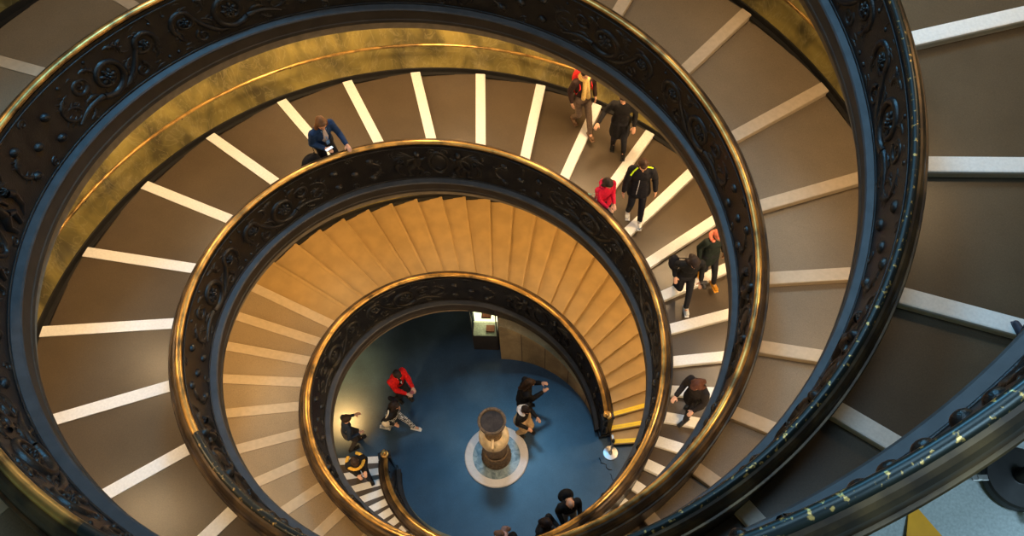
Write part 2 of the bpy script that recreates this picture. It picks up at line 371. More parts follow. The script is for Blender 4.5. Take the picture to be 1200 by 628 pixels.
MOTIFS = [(scroll_motif(), 1.75), (stud_motif(), 1.25), (crest_motif(), 1.85)]
def panel_dr(v): return -0.085+0.060*v/0.9          # panel face: set back, leaning outwards to the rail
def relief(h, t0, t1):
    V = []; F = []; t = t0; seq = [0, 0, 1, 2, 1]; signs = [1, -1, 1, 1, -1]; k = 0 if h == 'A' else 2
    while True:
        m_, wd = MOTIFS[seq[k % 5]]; sg = signs[k % 5]; k += 1
        r0 = float(rin(t)); tc = t+wd/2/r0
        if tc+wd/2/r0 > t1: break
        P = np.array(m_.V); ts = tc+sg*P[:, 0]/r0; r = rin(ts)+panel_dr(P[:, 1])-P[:, 2]*1.0+0.004; z = zt(ts)+0.03+P[:, 1]*0.97
        a = TH[h]+ts; Q = np.stack([r*np.cos(a), r*np.sin(a), z], 1); b = len(V)
        V.extend(map(tuple, Q)); F.extend(tuple(i+b for i in (f if sg > 0 else f[::-1])) for f in m_.F)
        t = tc+wd/2/r0
    return V, F

# ------------------------------------------------------------------ steps
NOS = [-0.047, -0.012, 0.021, 0.053, 0.086, 0.117, 0.148, 0.182, 0.215, 0.248, 0.281, 0.314, 0.3475, 0.3811, 0.4144, 0.4467, 0.48, 0.5114, 0.5446, 0.5779,
       0.6093, 0.6435, 0.6767, 0.7119, 0.749, 0.791, 0.8345, 0.877, 0.922, 0.9704, 1.0235, 1.078, 1.1345, 1.1925, 1.2545, 1.318, 1.3815, 1.446, 1.5135, 1.583,
       1.6505, 1.7266, 1.802, 1.8805, 1.9565, 2.0365, 2.1166, 2.204, 2.294, 2.3825, 2.471, 2.559, 2.6465, 2.7395, 2.8315, 2.928, 3.021, 3.115, 3.21, 3.305, 3.40, 3.495, 3.59, 3.685, 3.78, 3.875, 3.97, 4.06]
def tread_z(t): 
    z = float(zt(t)); return z+max(0.0, 0.09-0.42*(t+0.047*pi))
CLEAR_I, CLEAR_O = 0.155, 0.09
def r_inner(t): return float(rin(max(t, 0.0)))+CLEAR_I if t > 0 else float(rin(0.0))+CLEAR_I
def r_outer(t): return float(rout(max(t, 0)))-CLEAR_O
def make_step(h, i, root, landing_from=3.45):
    t0 = NOS[i]*pi; t1 = NOS[i+1]*pi
    band = (h == 'A') or NOS[i] > 0.77
    rm = 0.5*(r_inner(t0)+r_outer(t0))
    wn = 0.175 if NOS[i] > 0.3 else 0.14
    if band: t0 -= wn/2/rm; t1 -= (0.175 if NOS[i+1] > 0.3 else 0.14)/2/rm
    z0, z1 = tread_z(t0), tread_z(t1); dz = z1-z0; ris = min(dz, 0.13)
    if i < 26: ris = dz
    land = (h == 'B' and NOS[i] > landing_from)
    n = 5 if i < 26 else 14; V = []; F = []
    for k in range(n+1):
        u = k/n; t = t0+(t1-t0)*u+(0.012/rm if k == n else 0); zz = z0+(dz-ris)*u; zb = max(FL, min(z0, float(zt(t)))-0.24)
        a, b = r_inner(t), r_outer(t)
        V += [pt(h, t, a, zb), pt(h, t, b, zb), pt(h, t, b, zz), pt(h, t, a, zz)]
    for k in range(n):
        o = k*4
        for j in range(4): F.append((o+j, o+(j+1) % 4, o+4+(j+1) % 4, o+4+j))
    F += [(3, 2, 1, 0), (n*4, n*4+1, n*4+2, n*4+3)]
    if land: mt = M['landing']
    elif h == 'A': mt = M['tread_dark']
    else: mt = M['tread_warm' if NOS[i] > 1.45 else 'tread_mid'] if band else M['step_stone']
    st = fix_normals(obj('step', V, F, mt, root, smooth=True)); st.data.set_sharp_from_angle(angle=0.5)
    # nosing: a straight slab with a rounded front edge
    if land: return
    a0 = TH[h]+t0; R3 = Matrix.Rotation(a0, 3, 'Z')
    ri, ro = r_inner(t0)+0.004, r_outer(t0)+0.01
    if band: sl = (dz-ris)/((t1-t0)*ri)*wn; cs = [(-0.006, -ris*0.93), (-0.008, -0.04), (-0.020, -0.03), (-0.016, 0.0), (0.0, 0.007), (wn, 0.007+sl), (wn, -ris*0.93)]; nm = M['nosing_white' if h == 'A' else ('nosing_tan' if NOS[i] > 1.45 else 'nosing_mid')]
    else: cs = [(-0.020, -0.04), (-0.036, -0.02), (-0.028, 0.0), (0.0, 0.006), (0.04, 0.006), (0.04, -0.04)]; nm = M['step_stone']
    V = [R3 @ Vector((r, y, z0+z)) for r in (ri, ro) for y, z in cs]; K = len(cs)
    F = [(k, (k+1) % K, K+(k+1) % K, K+k) for k in range(K)]+[tuple(range(K))[::-1], tuple(range(K, 2*K))]
    fix_normals(obj('nosing', V, F, nm, st))
    if h == 'B' and i < 3:
        for yy in (0.012, 0.062):
            mb = MB(); mb.box((0, 0, 0), (ro-ri-0.04, 0.046, 0.006), bev=0.002)
            mb.V = [R3 @ (Vector(v)+Vector(((ri+ro)/2, yy, z0+0.011))) for v in mb.V]; mb.build('yellow_strip', M['yellow'], st)
        mb = MB(); mb.box((0, 0, 0), (ro-ri-0.04, 0.008, 0.03)); mb.V = [R3 @ (Vector(v)+Vector(((ri+ro)/2, -0.026, z0-0.02))) for v in mb.V]; mb.build('yellow_strip', M['yellow'], st)

DSC = {'A': 'spiral ramp with stark white nosings on dark treads, starting at the lower left end post',
       'B': 'spiral ramp of tan steps with pale tan nosings, its lowest steps edged in yellow'}
for h in 'AB':
    root = thing('spiral_staircase', DSC[h], 'staircase', (0, 0, 0))
    for i in range(len(NOS)-1): make_step(h, i, root)
    NS = 560
    # slab and soffit
    V, F = [], []
    T = np.linspace(0.0, TEND, 300)
    for t in T:
        zz = float(zt(t)); zb = max(FL+0.002, zz-0.46); zc = max(FL+0.004, zz-0.20)
        for r, z in ((float(rin(t))-0.10, zb), (float(rout(t))+0.05, zb), (float(rout(t))+0.05, zc), (float(rin(t))-0.10, zc)): V.append(pt(h, t, r, z))
    for k in range(len(T)-1):
        o_ = k*4
        for j in range(4): F.append((o_+j, o_+(j+1) % 4, o_+4+(j+1) % 4, o_+4+j))
    F += [(3, 2, 1, 0), tuple((len(T)-1)*4+j for j in range(4))]
    fix_normals(obj('ramp_slab', V, F, M['soffit'], root))
    # dark gutter along the outer wall
    V, F = sweep(h, [(-0.10, -0.10), (0.03, -0.10), (0.03, 0.035), (-0.02, 0.035), (-0.025, -0.06), (-0.10, -0.06)], -0.02*pi, TEND, 300, rfun=rout)
    fix_normals(obj('wall_gutter', V, F, M['black'], root))
    # parapet
    core = [(-0.085, 0.02), (panel_dr(0.9), 0.94), (0.10, 0.94), (0.150, 0.84), (0.150, -0.20), (-0.10, -0.20), (-0.10, 0.0)]
    V, F = sweep(h, core, -0.002*pi, TEND, NS, zmin=FL)
    par = fix_normals(obj('parapet', V, F, M['bronze'], root))
    V, F = sweep(h, [(-0.05, 0.035), (-0.10, 0.040), (-0.175, 0.015), (-0.190, -0.005), (-0.180, -0.030), (-0.05, -0.030)], -0.004*pi, TEND, NS, zmin=FL+0.01)
    o = fix_normals(obj('base_ledge', V, F, M['bronze_ledge'], par))
    V, F = sweep(h, [(-0.05, -0.028), (-0.172, -0.028), (-0.168, -0.20), (-0.178, -0.215), (-0.178, -0.27), (-0.05, -0.27)], 0.0, TEND, NS, zmin=FL+0.004)
    o = fix_normals(obj('fascia', V, F, M['fascia'], par))
    V, F = relief(h, 0.03*pi, TEND-0.05)
    o = obj('relief_frieze', V, F, M['bronze'], par, smooth=True)
    # fine bead moulding under the rail and above the ledge
    for nm, (dr, dz), rr in (('upper_moulding', (-0.036, 0.885), 0.012), ('lower_moulding', (-0.088, 0.06), 0.014)):
        V, F = sweep(h, [(dr+rr*math.cos(q), dz+rr*math.sin(q)) for q in np.linspace(0, 2*pi, 7)[:-1]], 0, TEND, NS)
        obj(nm, V, F, M['bronze'], par, smooth=True)
    bead = [(0.0+0.046*math.cos(q), 0.985+0.040*math.sin(q)) for q in np.linspace(-1.2, pi+1.2, 11)]
    V, F = sweep(h, bead, -0.004*pi, TEND, NS)
    ho = fix_normals(obj('handrail', V, F, [M['brass'], M['patina']], par, smooth=True)); lim = 2.15 if h == 'A' else 3.3
    for p_ in ho.data.polygons:
        if p_.index//len(bead)/NS*TEND/pi > lim: p_.material_index = 1
    cav = [(0.035, 1.0), (0.07, 0.995), (0.10, 0.975), (0.125, 0.935), (0.140, 0.89), (0.150, 0.86), (0.172, 0.862), (0.182, 0.85), (0.180, 0.825), (0.160, 0.815), (0.03, 0.90)]
    V, F = sweep(h, cav, -0.004*pi, TEND, NS)
    fix_normals(obj('rail_cap', V, F, M['brass_dark'], par, smooth=False)); par.children[-1].data.polygons.foreach_set('use_smooth', [True]*len(par.children[-1].data.polygons))
    # end post with brass scroll
    a = TH[h]-0.004*pi; c = Vector((2.4*math.cos(a), 2.4*math.sin(a), 0)); R3 = Matrix.Rotation(a, 3, 'Z')
    mb = MB(); mb.box((0.035, -0.06, (FL+0.94)/2), (0.24, 0.13, 0.94-FL), bev=0.012); mb.box((0.03, -0.06, FL+0.07), (0.30, 0.18, 0.14), bev=0.015); mb.box((0.03, -0.06, 0.9), (0.27, 0.16, 0.06), bev=0.012)
    mb.lathe([(0.05, 0), (0.055, 0.1), (0.02, 0.3), (0.05, 0.5), (0.02, 0.62)], (-0.0, -0.13, 0.1), 12)
    mb.V = [c+R3 @ Vector(v) for v in mb.V]; mb.build('newel_post', M['bronze'], root)
    mb = MB()
    P = [(0.0+0.075*(1-0.7*u)*math.sin(2*pi*1.4*u), -0.07-0.075*(1-0.7*u)*math.cos(2*pi*1.4*u)+0.075, 0.99+0.05*u) for u in np.linspace(0, 1, 26)]
    mb.tube([Vector(p)+Vector((0, -0.06, 0)) for p in P], [0.042*(1-0.4*u) for u in np.linspace(0, 1, 26)], 8); mb.ell((0, -0.07, 1.04), (0.045, 0.045, 0.05))
    mb.V = [c+R3 @ Vector(v) for v in mb.V]; mb.build('newel_scroll', M['brass'], root, smooth=True)
    # wall handrail on brackets
    lab = {'A': 'slim brass wall rail above the white nosed ramp, on the golden marble', 'B': 'slim brass wall rail following the tan steps, on the golden marble'}[h]
    hr = thing('wall_handrail', lab, 'handrail', (0, 0, 0))
    V, F = sweep(h, [(-0.075+0.028*math.cos(q), 0.743+0.028*math.sin(q)) for q in np.linspace(0, 2*pi, 11)[:-1]], 0.1*pi, TEND, 360, rfun=rout)
    obj('rail', V, F, M['brass'], hr, smooth=True)
    for t in np.arange(0.2*pi, TEND, 0.11*pi):
        ro = float(rout(t)); z = float(zt(t)); mb = MB()
        mb.tube([pt(h, t, ro+0.01, z+0.66), pt(h, t, ro-0.06, z+0.665), pt(h, t, ro-0.075, z+0.69), pt(h, t, ro-0.075, z+0.735)], 0.008, 6)
        mb.build('bracket', M['brass_dark'], hr, smooth=True)

# ------------------------------------------------------------------ warm lamps below each upper ramp
for k, (h, t, p, sat) in enumerate(LAMP):
    t *= pi; r = float(rin(t))*0.25+float(rout(t))*0.75; z = float(zt(t+pi))-0.62
    l = bpy.data.lights.new('ceiling_lamp', 'POINT'); l.energy = p; l.shadow_soft_size = 0.22
    l.color = (1.0, 0.74-0.14*sat, 0.46-0.26*sat)
    o = bpy.data.objects.new('ceiling_lamp', l); COL.objects.link(o); o.location = pt(h, t, r, z)
# hall lamp under the ramp at the left
l = bpy.data.lights.new('hall_lamp', 'SPOT'); l.energy = 620; l.color = (1, 0.60, 0.20); l.shadow_soft_size = 0.15; l.spot_size = 1.3; l.spot_blend = 1.0
o = bpy.data.objects.new('hall_lamp', l); COL.objects.link(o); o.location = (-4.35, -0.75, 2.35)

l = bpy.data.lights.new('vase_spot', 'SPOT'); l.energy = 520; l.color = (1, 0.72, 0.42); l.shadow_soft_size = 0.08; l.spot_size = 0.36; l.spot_blend = 0.6
o = bpy.data.objects.new('vase_spot', l); COL.objects.link(o); o.location = (3.2, -1.25, 5.5); o.rotation_euler = (Vector((0.05, 0, 0.3))-o.location).to_track_quat('-Z', 'Y').to_euler()

# ------------------------------------------------------------------ fountain vase on its marble disc
fx, fy = 0.0, -0.11
fo = thing('stone_vase', 'tall stone vase with dark round basin on top, standing on a white marble disc', 'vase', (fx, fy, FL))
MB().lathe([(0.715, 0), (0.72, 0.03), (0.70, 0.05), (0.50, 0.05)], cap=True, n=64).build('marble_disc', M['white_marble'], fo)
MB().lathe([(0.535, 0.045), (0.535, 0.058), (0.25, 0.06)], n=64).build('inlaid_ring', M['green_marble'], fo)
mb = MB().lathe([(0.33, 0.055), (0.335, 0.10), (0.31, 0.13), (0.315, 0.20), (0.325, 0.24), (0.29, 0.28), (0.28, 0.44), (0.30, 0.48), (0.27, 0.52)], n=40)
for i in range(22): a = 2*pi*i/22; mb.ell((0.315*math.cos(a), 0.315*math.sin(a), 0.17), (0.03, 0.03, 0.035), nu=8, nv=6)
mb.build('carved_drum', M['carved'], fo, smooth=True)
MB().lathe([(0.25, 0.52), (0.24, 0.60), (0.21, 0.80), (0.20, 1.0), (0.23, 1.12), (0.27, 1.2)], n=40).build('shaft', M['carved'], fo, smooth=True)
MB().lathe([(0.25, 1.18), (0.31, 1.26), (0.325, 1.36), (0.32, 1.48), (0.27, 1.55), (0.18, 1.58)], n=40).build('vase_body', M['cream_marble'], fo, smooth=True)
for a in (0.55+pi/2, 0.55-pi/2):
    d = Vector((math.cos(a), math.sin(a), 0)); mb = MB()
    mb.tube([d*0.30+Vector((0, 0, 1.52)), d*0.40+Vector((0, 0, 1.68)), d*0.39+Vector((0, 0, 1.88)), d*0.27+Vector((0, 0, 1.98))], [0.03, 0.032, 0.032, 0.028], 8)
    mb.ell(d*0.39+Vector((0, 0, 1.84)), (0.045, 0.045, 0.045)); mb.build('handle', M['cream_marble'], fo, smooth=True)
MB().lathe([(0.20, 1.56), (0.15, 1.62), (0.12, 1.75), (0.13, 1.9), (0.19, 2.03), (0.26, 2.15), (0.285, 2.28), (0.292, 2.34), (0.27, 2.36), (0.238, 2.34), (0.23, 2.26)], n=48, cap=False).build('basin_rim', M['carved'], fo, smooth=True)
MB().lathe([(0.235, 2.25), (0.235, 2.30), (0.02, 2.285)], n=48).build('basin_inside', M['water'], fo)

# ------------------------------------------------------------------ barrier post, scuffs, lit case
po = thing('barrier_post', 'polished steel barrier post on round base beside the yellow edged steps', 'post', (2.16, 1.28, FL))
MB().lathe([(0.165, 0), (0.17, 0.012), (0.16, 0.022), (0.05, 0.032), (0.03, 0.05)], n=40).build('base', M['chrome'], po, smooth=False)
MB().lathe([(0.024, 0.04), (0.024, 0.82)], n=16).build('pole', M['chrome'], po, smooth=True)
MB().lathe([(0.032, 0.80), (0.034, 0.90), (0.030, 0.93), (0.012, 0.94)], n=16).build('belt_head', M['black'], po)
mb = MB(); mb.box((-0.05, 0.06, 0.87), (0.10, 0.05, 0.04), Matrix.Rotation(2.2, 3, 'Z'), bev=0.006); mb.build('belt_clip', M['chrome'], po)
cb = MB(); P = [(2.0+0.05*i+0.02*math.sin(i*2.1), 1.02-0.012*i+0.03*math.cos(i*1.7), FL+0.009) for i in range(8)]
cb.tube(P, 0.009, 6); P2 = [(2.38+0.04*i, 0.86-0.03*i+0.015*math.sin(i*2), FL+0.007) for i in range(5)]; cb.tube(P2, 0.006, 6)
tag(cb.build('dark_cord', M['black'], smooth=True), 'short dark cord lying crumpled on the blue floor near the barrier post', 'cord')

cx, cy = -1.66, 2.10; ang = math.atan2(2.14-1.86, -1.33+1.84)
cs = thing('display_case', 'lit glass display case on dark base in the shade below the spiral', 'display case', (cx, cy, FL), ang)
mb = MB(); mb.box((0, 0.10, 0.36), (0.60, 0.42, 0.72), bev=0.01); mb.build('base', M['fascia'], cs)
mb = MB()
for x in (-0.285, 0.285):
    for y in (-0.095, 0.295): mb.box((x, y, 1.4), (0.025, 0.025, 1.36))
for z in (0.735, 2.07):
    for y in (-0.095, 0.295): mb.box((0, y, z), (0.6, 0.025, 0.03))
    for x in (-0.285, 0.285): mb.box((x, 0.10, z), (0.025, 0.42, 0.03))
mb.build('frame', M['steel_dark'], cs)
mb = MB(); mb.box((0, -0.095, 1.4), (0.55, 0.008, 1.3)); mb.build('front_glass', M['glass'], cs)
mb = MB(); mb.box((0, 0.29, 1.4), (0.55, 0.01, 1.3)); mb.build('lit_back', M['lit'], cs)
mb = MB(); mb.box((0, 0.10, 1.45), (0.54, 0.36, 0.015)); mb.build('shelf', M['glass'], cs)
mb = MB(); mb.box((0, 0.10, 0.745), (0.56, 0.38, 0.012)); mb.build('case_floor', cloth('pale_green_lining', (0.55, 0.62, 0.5)), cs)
for k, (x, z, wd, hh_, c) in enumerate(((0.06, 1.46, 0.22, 0.05, (0.25, 0.08, 0.05)), (0.07, 1.51, 0.18, 0.04, (0.5, 0.2, 0.1)), (0.12, 0.755, 0.2, 0.07, (0.3, 0.12, 0.06)))):
    mb = MB(); mb.box((0, 0, hh_/2), (wd, 0.16, hh_), bev=0.004)
    b = mb.build('book', cloth('book_cover_%d' % k, c, 0.5)); b.matrix_world = cs.matrix_basis @ Matrix.Translation((x, 0.08, z))
    tag(b, ['dark red book lying on the glass shelf inside the lit case', 'small orange brown book on top of the dark red book in the case', 'brown book lying on the floor of the lit case'][k], 'book')
l = bpy.data.lights.new('case_lamp', 'POINT'); l.energy = 5; l.color = (1, 0.85, 0.6); l.shadow_soft_size = 0.05
o = bpy.data.objects.new('case_lamp', l); COL.objects.link(o); o.location = cs.matrix_basis @ Vector((0, 0.1, 1.95))

# ------------------------------------------------------------------ round floor fixture and yellow tile on the upper landing
def ramp_h(h, x, y, t0, t1):
    best = None
    for t in np.linspace(t0*pi, t1*pi, 4000):
        a = (TH[h]+t-math.atan2(y, x)+pi) % (2*pi)-pi
        if best is None or abs(a) < best[0]: best = (abs(a), t)
    return best[1]
def step_z(h, x, y, t0, t1):
    t = ramp_h(h, x, y, t0, t1)
    rm = 0.5*(r_inner(t)+r_outer(t))
    for i in range(len(NOS)-1):
        b0 = (h == 'A') or NOS[i] > 0.77
        f0 = NOS[i]*pi-((0.175 if NOS[i] > 0.3 else 0.14)/2/rm if b0 else 0); f1 = NOS[i+1]*pi-((0.175 if NOS[i+1] > 0.3 else 0.14)/2/rm if b0 else 0)
        if f0 <= t < f1:
            z0, z1 = tread_z(f0), tread_z(f1); dz = z1-z0; ris = dz if i < 26 else min(dz, 0.13)
            return z0+(dz-ris)*(t-f0)/(f1-f0)
    return float(zt(t))
lx, ly = 5.41, -2.05; lz = step_z('B', lx, ly, 3.3, 4.0)
lf = thing('round_floor_plate', 'round dark steel plate with central knob bolted on the pale upper landing', 'fixture', (lx, ly, lz+0.03), 0.55)
MB().lathe([(0.185, -0.03), (0.185, 0.015), (0.175, 0.03), (0.05, 0.045), (0.03, 0.05)], n=48).build('plate', M['steel_dark'], lf)
MB().lathe([(0.045, 0.045), (0.048, 0.07), (0.03, 0.09), (0.035, 0.13), (0.012, 0.15)], n=20).build('knob', M['black'], lf, smooth=True)
for a in (0.0, pi/2, pi, 3*pi/2):
    mb = MB(); R3 = Matrix.Rotation(a, 3, 'Z'); mb.box(R3 @ Vector((0.205, 0, 0.02)), (0.12, 0.035, 0.012), R3, bev=0.003); mb.box(R3 @ Vector((0.225, 0, 0.028)), (0.02, 0.02, 0.012), R3)
    mb.build('bracket', M['chrome'], lf)
tx, ty = 5.10, -2.58; tz = step_z('B', tx, ty, 3.3, 4.0)
mb = MB(); mb.box((0, 0, 0), (0.20, 0.30, 0.012), bev=0.003)
yt = mb.build('yellow_tile', M['yellow_tile']); yt.location = (tx, ty, tz+0.01); yt.rotation_euler = (0, 0, 0.25)
tag(yt, 'orange yellow tile set in the pale upper landing beside the parapet', 'tile')

# ------------------------------------------------------------------ people
def baked(mb, name, m, parent, voxel, fold=0.0, smooth=2, seed=0):
    me = bpy.data.meshes.new(name); me.from_pydata([tuple(v) for v in mb.V], [], mb.F); me.update()
    o = bpy.data.objects.new(name, me); COL.objects.link(o)
    r = o.modifiers.new('r', 'REMESH'); r.mode = 'VOXEL'; r.voxel_size = voxel; r.use_smooth_shade = True
    if smooth: s = o.modifiers.new('s', 'SMOOTH'); s.iterations = smooth; s.factor = 0.5
    dg = bpy.context.evaluated_depsgraph_get(); ev = o.evaluated_get(dg); nm = bpy.data.meshes.new_from_object(ev)
    bpy.data.objects.remove(o); bpy.data.meshes.remove(me)
    if fold:
        nm.update(); off = Vector((seed*3.1, seed*1.7, 0))
        nrm = [v.normal.copy() for v in nm.vertices]
        for v, n in zip(nm.vertices, nrm):
            k = noise.noise((v.co+off)*Vector((9, 9, 5)).x)*0.6+noise.noise((v.co*22)+off)*0.4
            v.co += n*k*fold
    nm.polygons.foreach_set('use_smooth', [True]*len(nm.polygons)); nm.materials.clear(); nm.materials.append(m); nm.name = name
    q = bpy.data.objects.new(name, nm); COL.objects.link(q); q.parent = parent
    return q
def ik(a, b, l1, l2, pole):
    d = b-a; L = min(d.length, (l1+l2)*0.995); dn = d.normalized(); b = a+dn*L
    x = (l1*l1-l2*l2+L*L)/(2*L); h = math.sqrt(max(0, l1*l1-x*x)); p = pole-dn*pole.dot(dn); p = p.normalized() if p.length > 1e-4 else Vector((1, 0, 0))
    return a+dn*x+p*h, b
def hand(mb, wr, fw, side, s, curl=0.5, palm=Vector((0, 0, -1))):
    """palm, four fingers, thumb; fw = pointing direction"""
    fw = fw.normalized(); pn = (palm-fw*palm.dot(fw)).normalized(); sd = fw.cross(pn).normalized()*side
    R = Matrix((fw, sd, pn)).transposed()
    mb.cap(wr, wr+fw*0.04*s, 0.026*s, 0.028*s); mb.ell(wr+fw*0.055*s, (0.048*s, 0.040*s, 0.016*s), R)
    for k, (y, L) in enumerate(((-0.030, 0.060), (-0.010, 0.072), (0.010, 0.066), (0.029, 0.050))):
        p0 = wr+fw*0.088*s+sd*y*s*-1
        d1 = (fw+pn*curl*0.6).normalized(); p1 = p0+d1*L*0.5*s; d2 = (fw+pn*curl*1.8).normalized(); p2 = p1+d2*L*0.5*s
        mb.cap(p0-fw*0.02*s, p1, 0.0098*s, 0.009*s, 8); mb.cap(p1, p2, 0.009*s, 0.0075*s, 8)
    t0 = wr+fw*0.03*s+sd*0.028*s; t1 = t0+(fw*0.6+sd*0.8).normalized()*0.038*s; t2 = t1+(fw*0.9+sd*0.25+pn*0.3).normalized()*0.03*s
    mb.cap(t0, t1, 0.013*s, 0.011*s, 8); mb.cap(t1, t2, 0.011*s, 0.009*s, 8)
def person(label, loc, yaw, H=1.72, lean=0.05, lf=(0.10, 0.10), rf=(-0.06, -0.10), lh=None, rh=None, hp=0.2, hy=0.0, top=(0.03, 0.03, 0.035), topname='black_jacket',
           legs=(0.02, 0.02, 0.025), legname='black_trousers', shoe=(0.02, 0.018, 0.016), shoename='black_shoes', hair=(0.03, 0.018, 0.012), hairname='dark_brown_hair', style='short', coat=0.0, open_shirt=None,
           hood=None, hat=None, scarf=None, skirt=None, wide=1.0, seed=1, curl=0.6, dropf=0.0, garment='jacket', build=1.0):
    root = thing('person', label, 'person', loc, yaw); s = H/1.72; V3 = Vector
    up = V3((math.sin(lean), 0, math.cos(lean))); fwd = V3((math.cos(lean), 0, -math.sin(lean))); Y = V3((0, 1, 0))
    hip = V3((0, 0, 0.92*s)); chest = hip+up*0.34*s; neck = hip+up*0.53*s
    hd = (Matrix.Rotation(hy, 3, up) @ (Matrix.Rotation(lean+hp, 3, 'Y') @ V3((1, 0, 0)))).normalized()      # face direction
    hu = (Matrix.Rotation(hy, 3, up) @ (Matrix.Rotation(lean+hp*0.8, 3, 'Y') @ V3((0, 0, 1)))).normalized()
    hs = hu.cross(hd).normalized(); hu = hd.cross(hs).normalized(); HR = Matrix((hd, hs, hu)).transposed()
    head = neck+(up*0.5+hu*0.5).normalized()*0.155*s+hd*0.015*s
    body = MB(); jack = MB(); trs = MB()
    # head
    body.ell(head+hu*0.015*s, (0.098*s, 0.078*s, 0.105*s), HR, 20, 14); body.ell(head+hd*0.035*s-hu*0.055*s, (0.055*s, 0.052*s, 0.06*s), HR)
    body.cap(head+hd*0.095*s+hu*0.005*s, head+hd*0.108*s-hu*0.025*s, 0.010*s, 0.014*s, 8)
    for g in (1, -1): body.ell(head+hs*g*0.078*s-hu*0.01*s, (0.02*s, 0.010*s, 0.032*s), HR, 8, 6); body.ell(head+hd*0.083*s+hs*g*0.032*s+hu*0.028*s, (0.014*s, 0.024*s, 0.009*s), HR, 8, 6)
    body.cap(neck-up*0.03*s, head-hu*0.05*s, 0.056*s, 0.05*s)
    body.cap(hip+up*0.05*s, chest, 0.08*s, 0.085*s); body.cap(chest-Y*0.1*s, chest+Y*0.1*s, 0.07*s); body.cap(hip-Y*0.06*s, hip+Y*0.06*s, 0.08*s); body.cap(neck-up*0.06*s-Y*0.13*s, neck-up*0.06*s+Y*0.13*s, 0.045*s)
    b_ = build
    jack.ell(hip+up*0.36*s, (0.125*s*b_, 0.185*s*b_, 0.22*s), Matrix.Rotation(lean, 3, 'Y')); jack.ell(hip+up*0.14*s, (0.125*s*b_, 0.165*s*b_, 0.22*s), Matrix.Rotation(lean, 3, 'Y'))
    jack.cap(neck-up*0.055*s-Y*0.155*s, neck-up*0.055*s+Y*0.155*s, 0.065*s*b_); jack.cap(neck-up*0.05*s, neck+up*0.012*s, 0.085*s, 0.064*s)
    if coat > 0:
        z0 = hip+up*0.05*s; z1 = V3((hip.x*0.5, 0, (0.92-coat)*s)); q = [(0.14*s*b_, 0), (0.15*s*b_, 0.35), (0.175*s*b_, 1.0)]
        for k in range(len(q)-1): jack.cap(z0.lerp(z1, q[k][1])-Y*0.05*s, z0.lerp(z1, q[k+1][1])-Y*0.05*s, q[k][0]*0.93, q[k+1][0]*0.93); jack.cap(z0.lerp(z1, q[k][1])+Y*0.05*s, z0.lerp(z1, q[k+1][1])+Y*0.05*s, q[k][0]*0.93, q[k+1][0]*0.93)
    # arms
    ends = {}
    for g, tgt in ((1, lh), (-1, rh)):
        sh = neck-up*0.06*s+Y*g*0.175*s
        tg = V3(tgt)*1.0 if tgt else sh+V3((0.03, g*0.07, -0.50*s))
        el, wr = ik(sh, tg, 0.285*s, 0.255*s, V3((-0.6, g*0.35, -0.75)))
        body.cap(sh, el, 0.042*s, 0.036*s); body.cap(el, wr, 0.036*s, 0.025*s)
        d = (wr-el).normalized(); hand(body, wr+d*0.01, d, -g if True else g, s, curl, V3((0, 0, -1)) if abs(d.z) < 0.75 else V3((-0.2, -g, 0)))
        jack.cap(sh, el, 0.072*s*b_, 0.056*s*b_); jack.cap(el, wr-d*0.01, 0.056*s*b_, 0.043*s*b_)
        ends[g] = (el, wr, d)
    # legs
    for g, f in ((1, lf), (-1, rf)):
        hj = hip+Y*g*0.085*s-V3((0, 0, 0.03*s)); fz = f[2] if len(f) > 2 else 0.0
        an = V3((f[0], f[1], 0.085*s+fz)); kn, an = ik(hj, an, 0.43*s, 0.42*s, V3((1, 0, 0.1)))
        body.cap(hj, kn, 0.075*s, 0.048*s); body.cap(kn, an, 0.048*s, 0.034*s); body.cap(an, an+V3((0.10*s, 0, -0.05*s)), 0.035*s, 0.028*s)
        trs.cap(hj, kn, 0.092*s*wide, 0.066*s*wide); trs.cap(kn, an+V3((0, 0, 0.01)), 0.066*s*wide, 0.052*s*wide)
        sm = MB(); az = fz
        sm.cap(V3((an.x-0.045*s, f[1], 0.05*s+az)), V3((an.x+0.13*s, f[1]+g*0.01, 0.043*s+az)), 0.045*s, 0.042*s); sm.cap(an+V3((0, 0, 0.02)), an-V3((0, 0, 0.03)), 0.05*s, 0.05*s)
        sm.V = [(v[0], v[1], max(v[2], 0.012+az)) for v in sm.V]
        so = baked(sm, 'shoe', cloth(shoename, shoe, 0.5), root, 0.012)
        sl = MB(); sl.box((an.x+0.045*s, f[1], 0.010+az), (0.27*s, 0.085*s, 0.02), bev=0.008); sl.build('sole', cloth('sole_'+shoename, tuple(min(1, c*1.3+0.01) for c in shoe), 0.6), so)
    trs.cap(hip-Y*0.06*s-up*0.02*s, hip+Y*0.06*s-up*0.02*s, 0.14*s*wide)
    baked(body, 'body', M['skin'], root, 0.0085, smooth=1)
    baked(trs, 'trousers', cloth(legname, legs), root, 0.014, 0.006, seed=seed)
    jo_ = baked(jack, garment, cloth(topname, top), root, 0.014, 0.010, seed=seed+3)
    ey = MB()
    for g in (1, -1):
        e = MB(); e.ell(head+hd*0.088*s+hs*g*0.032*s+hu*0.012*s, (0.010*s, 0.013*s, 0.009*s), HR, 8, 6); e.build('eye', M['eye'], root, True)
    e = MB(); e.ell(head+hd*0.086*s-hu*0.062*s, (0.008*s, 0.024*s, 0.007*s), HR, 8, 6); e.build('mouth', M['lip'], root, True)
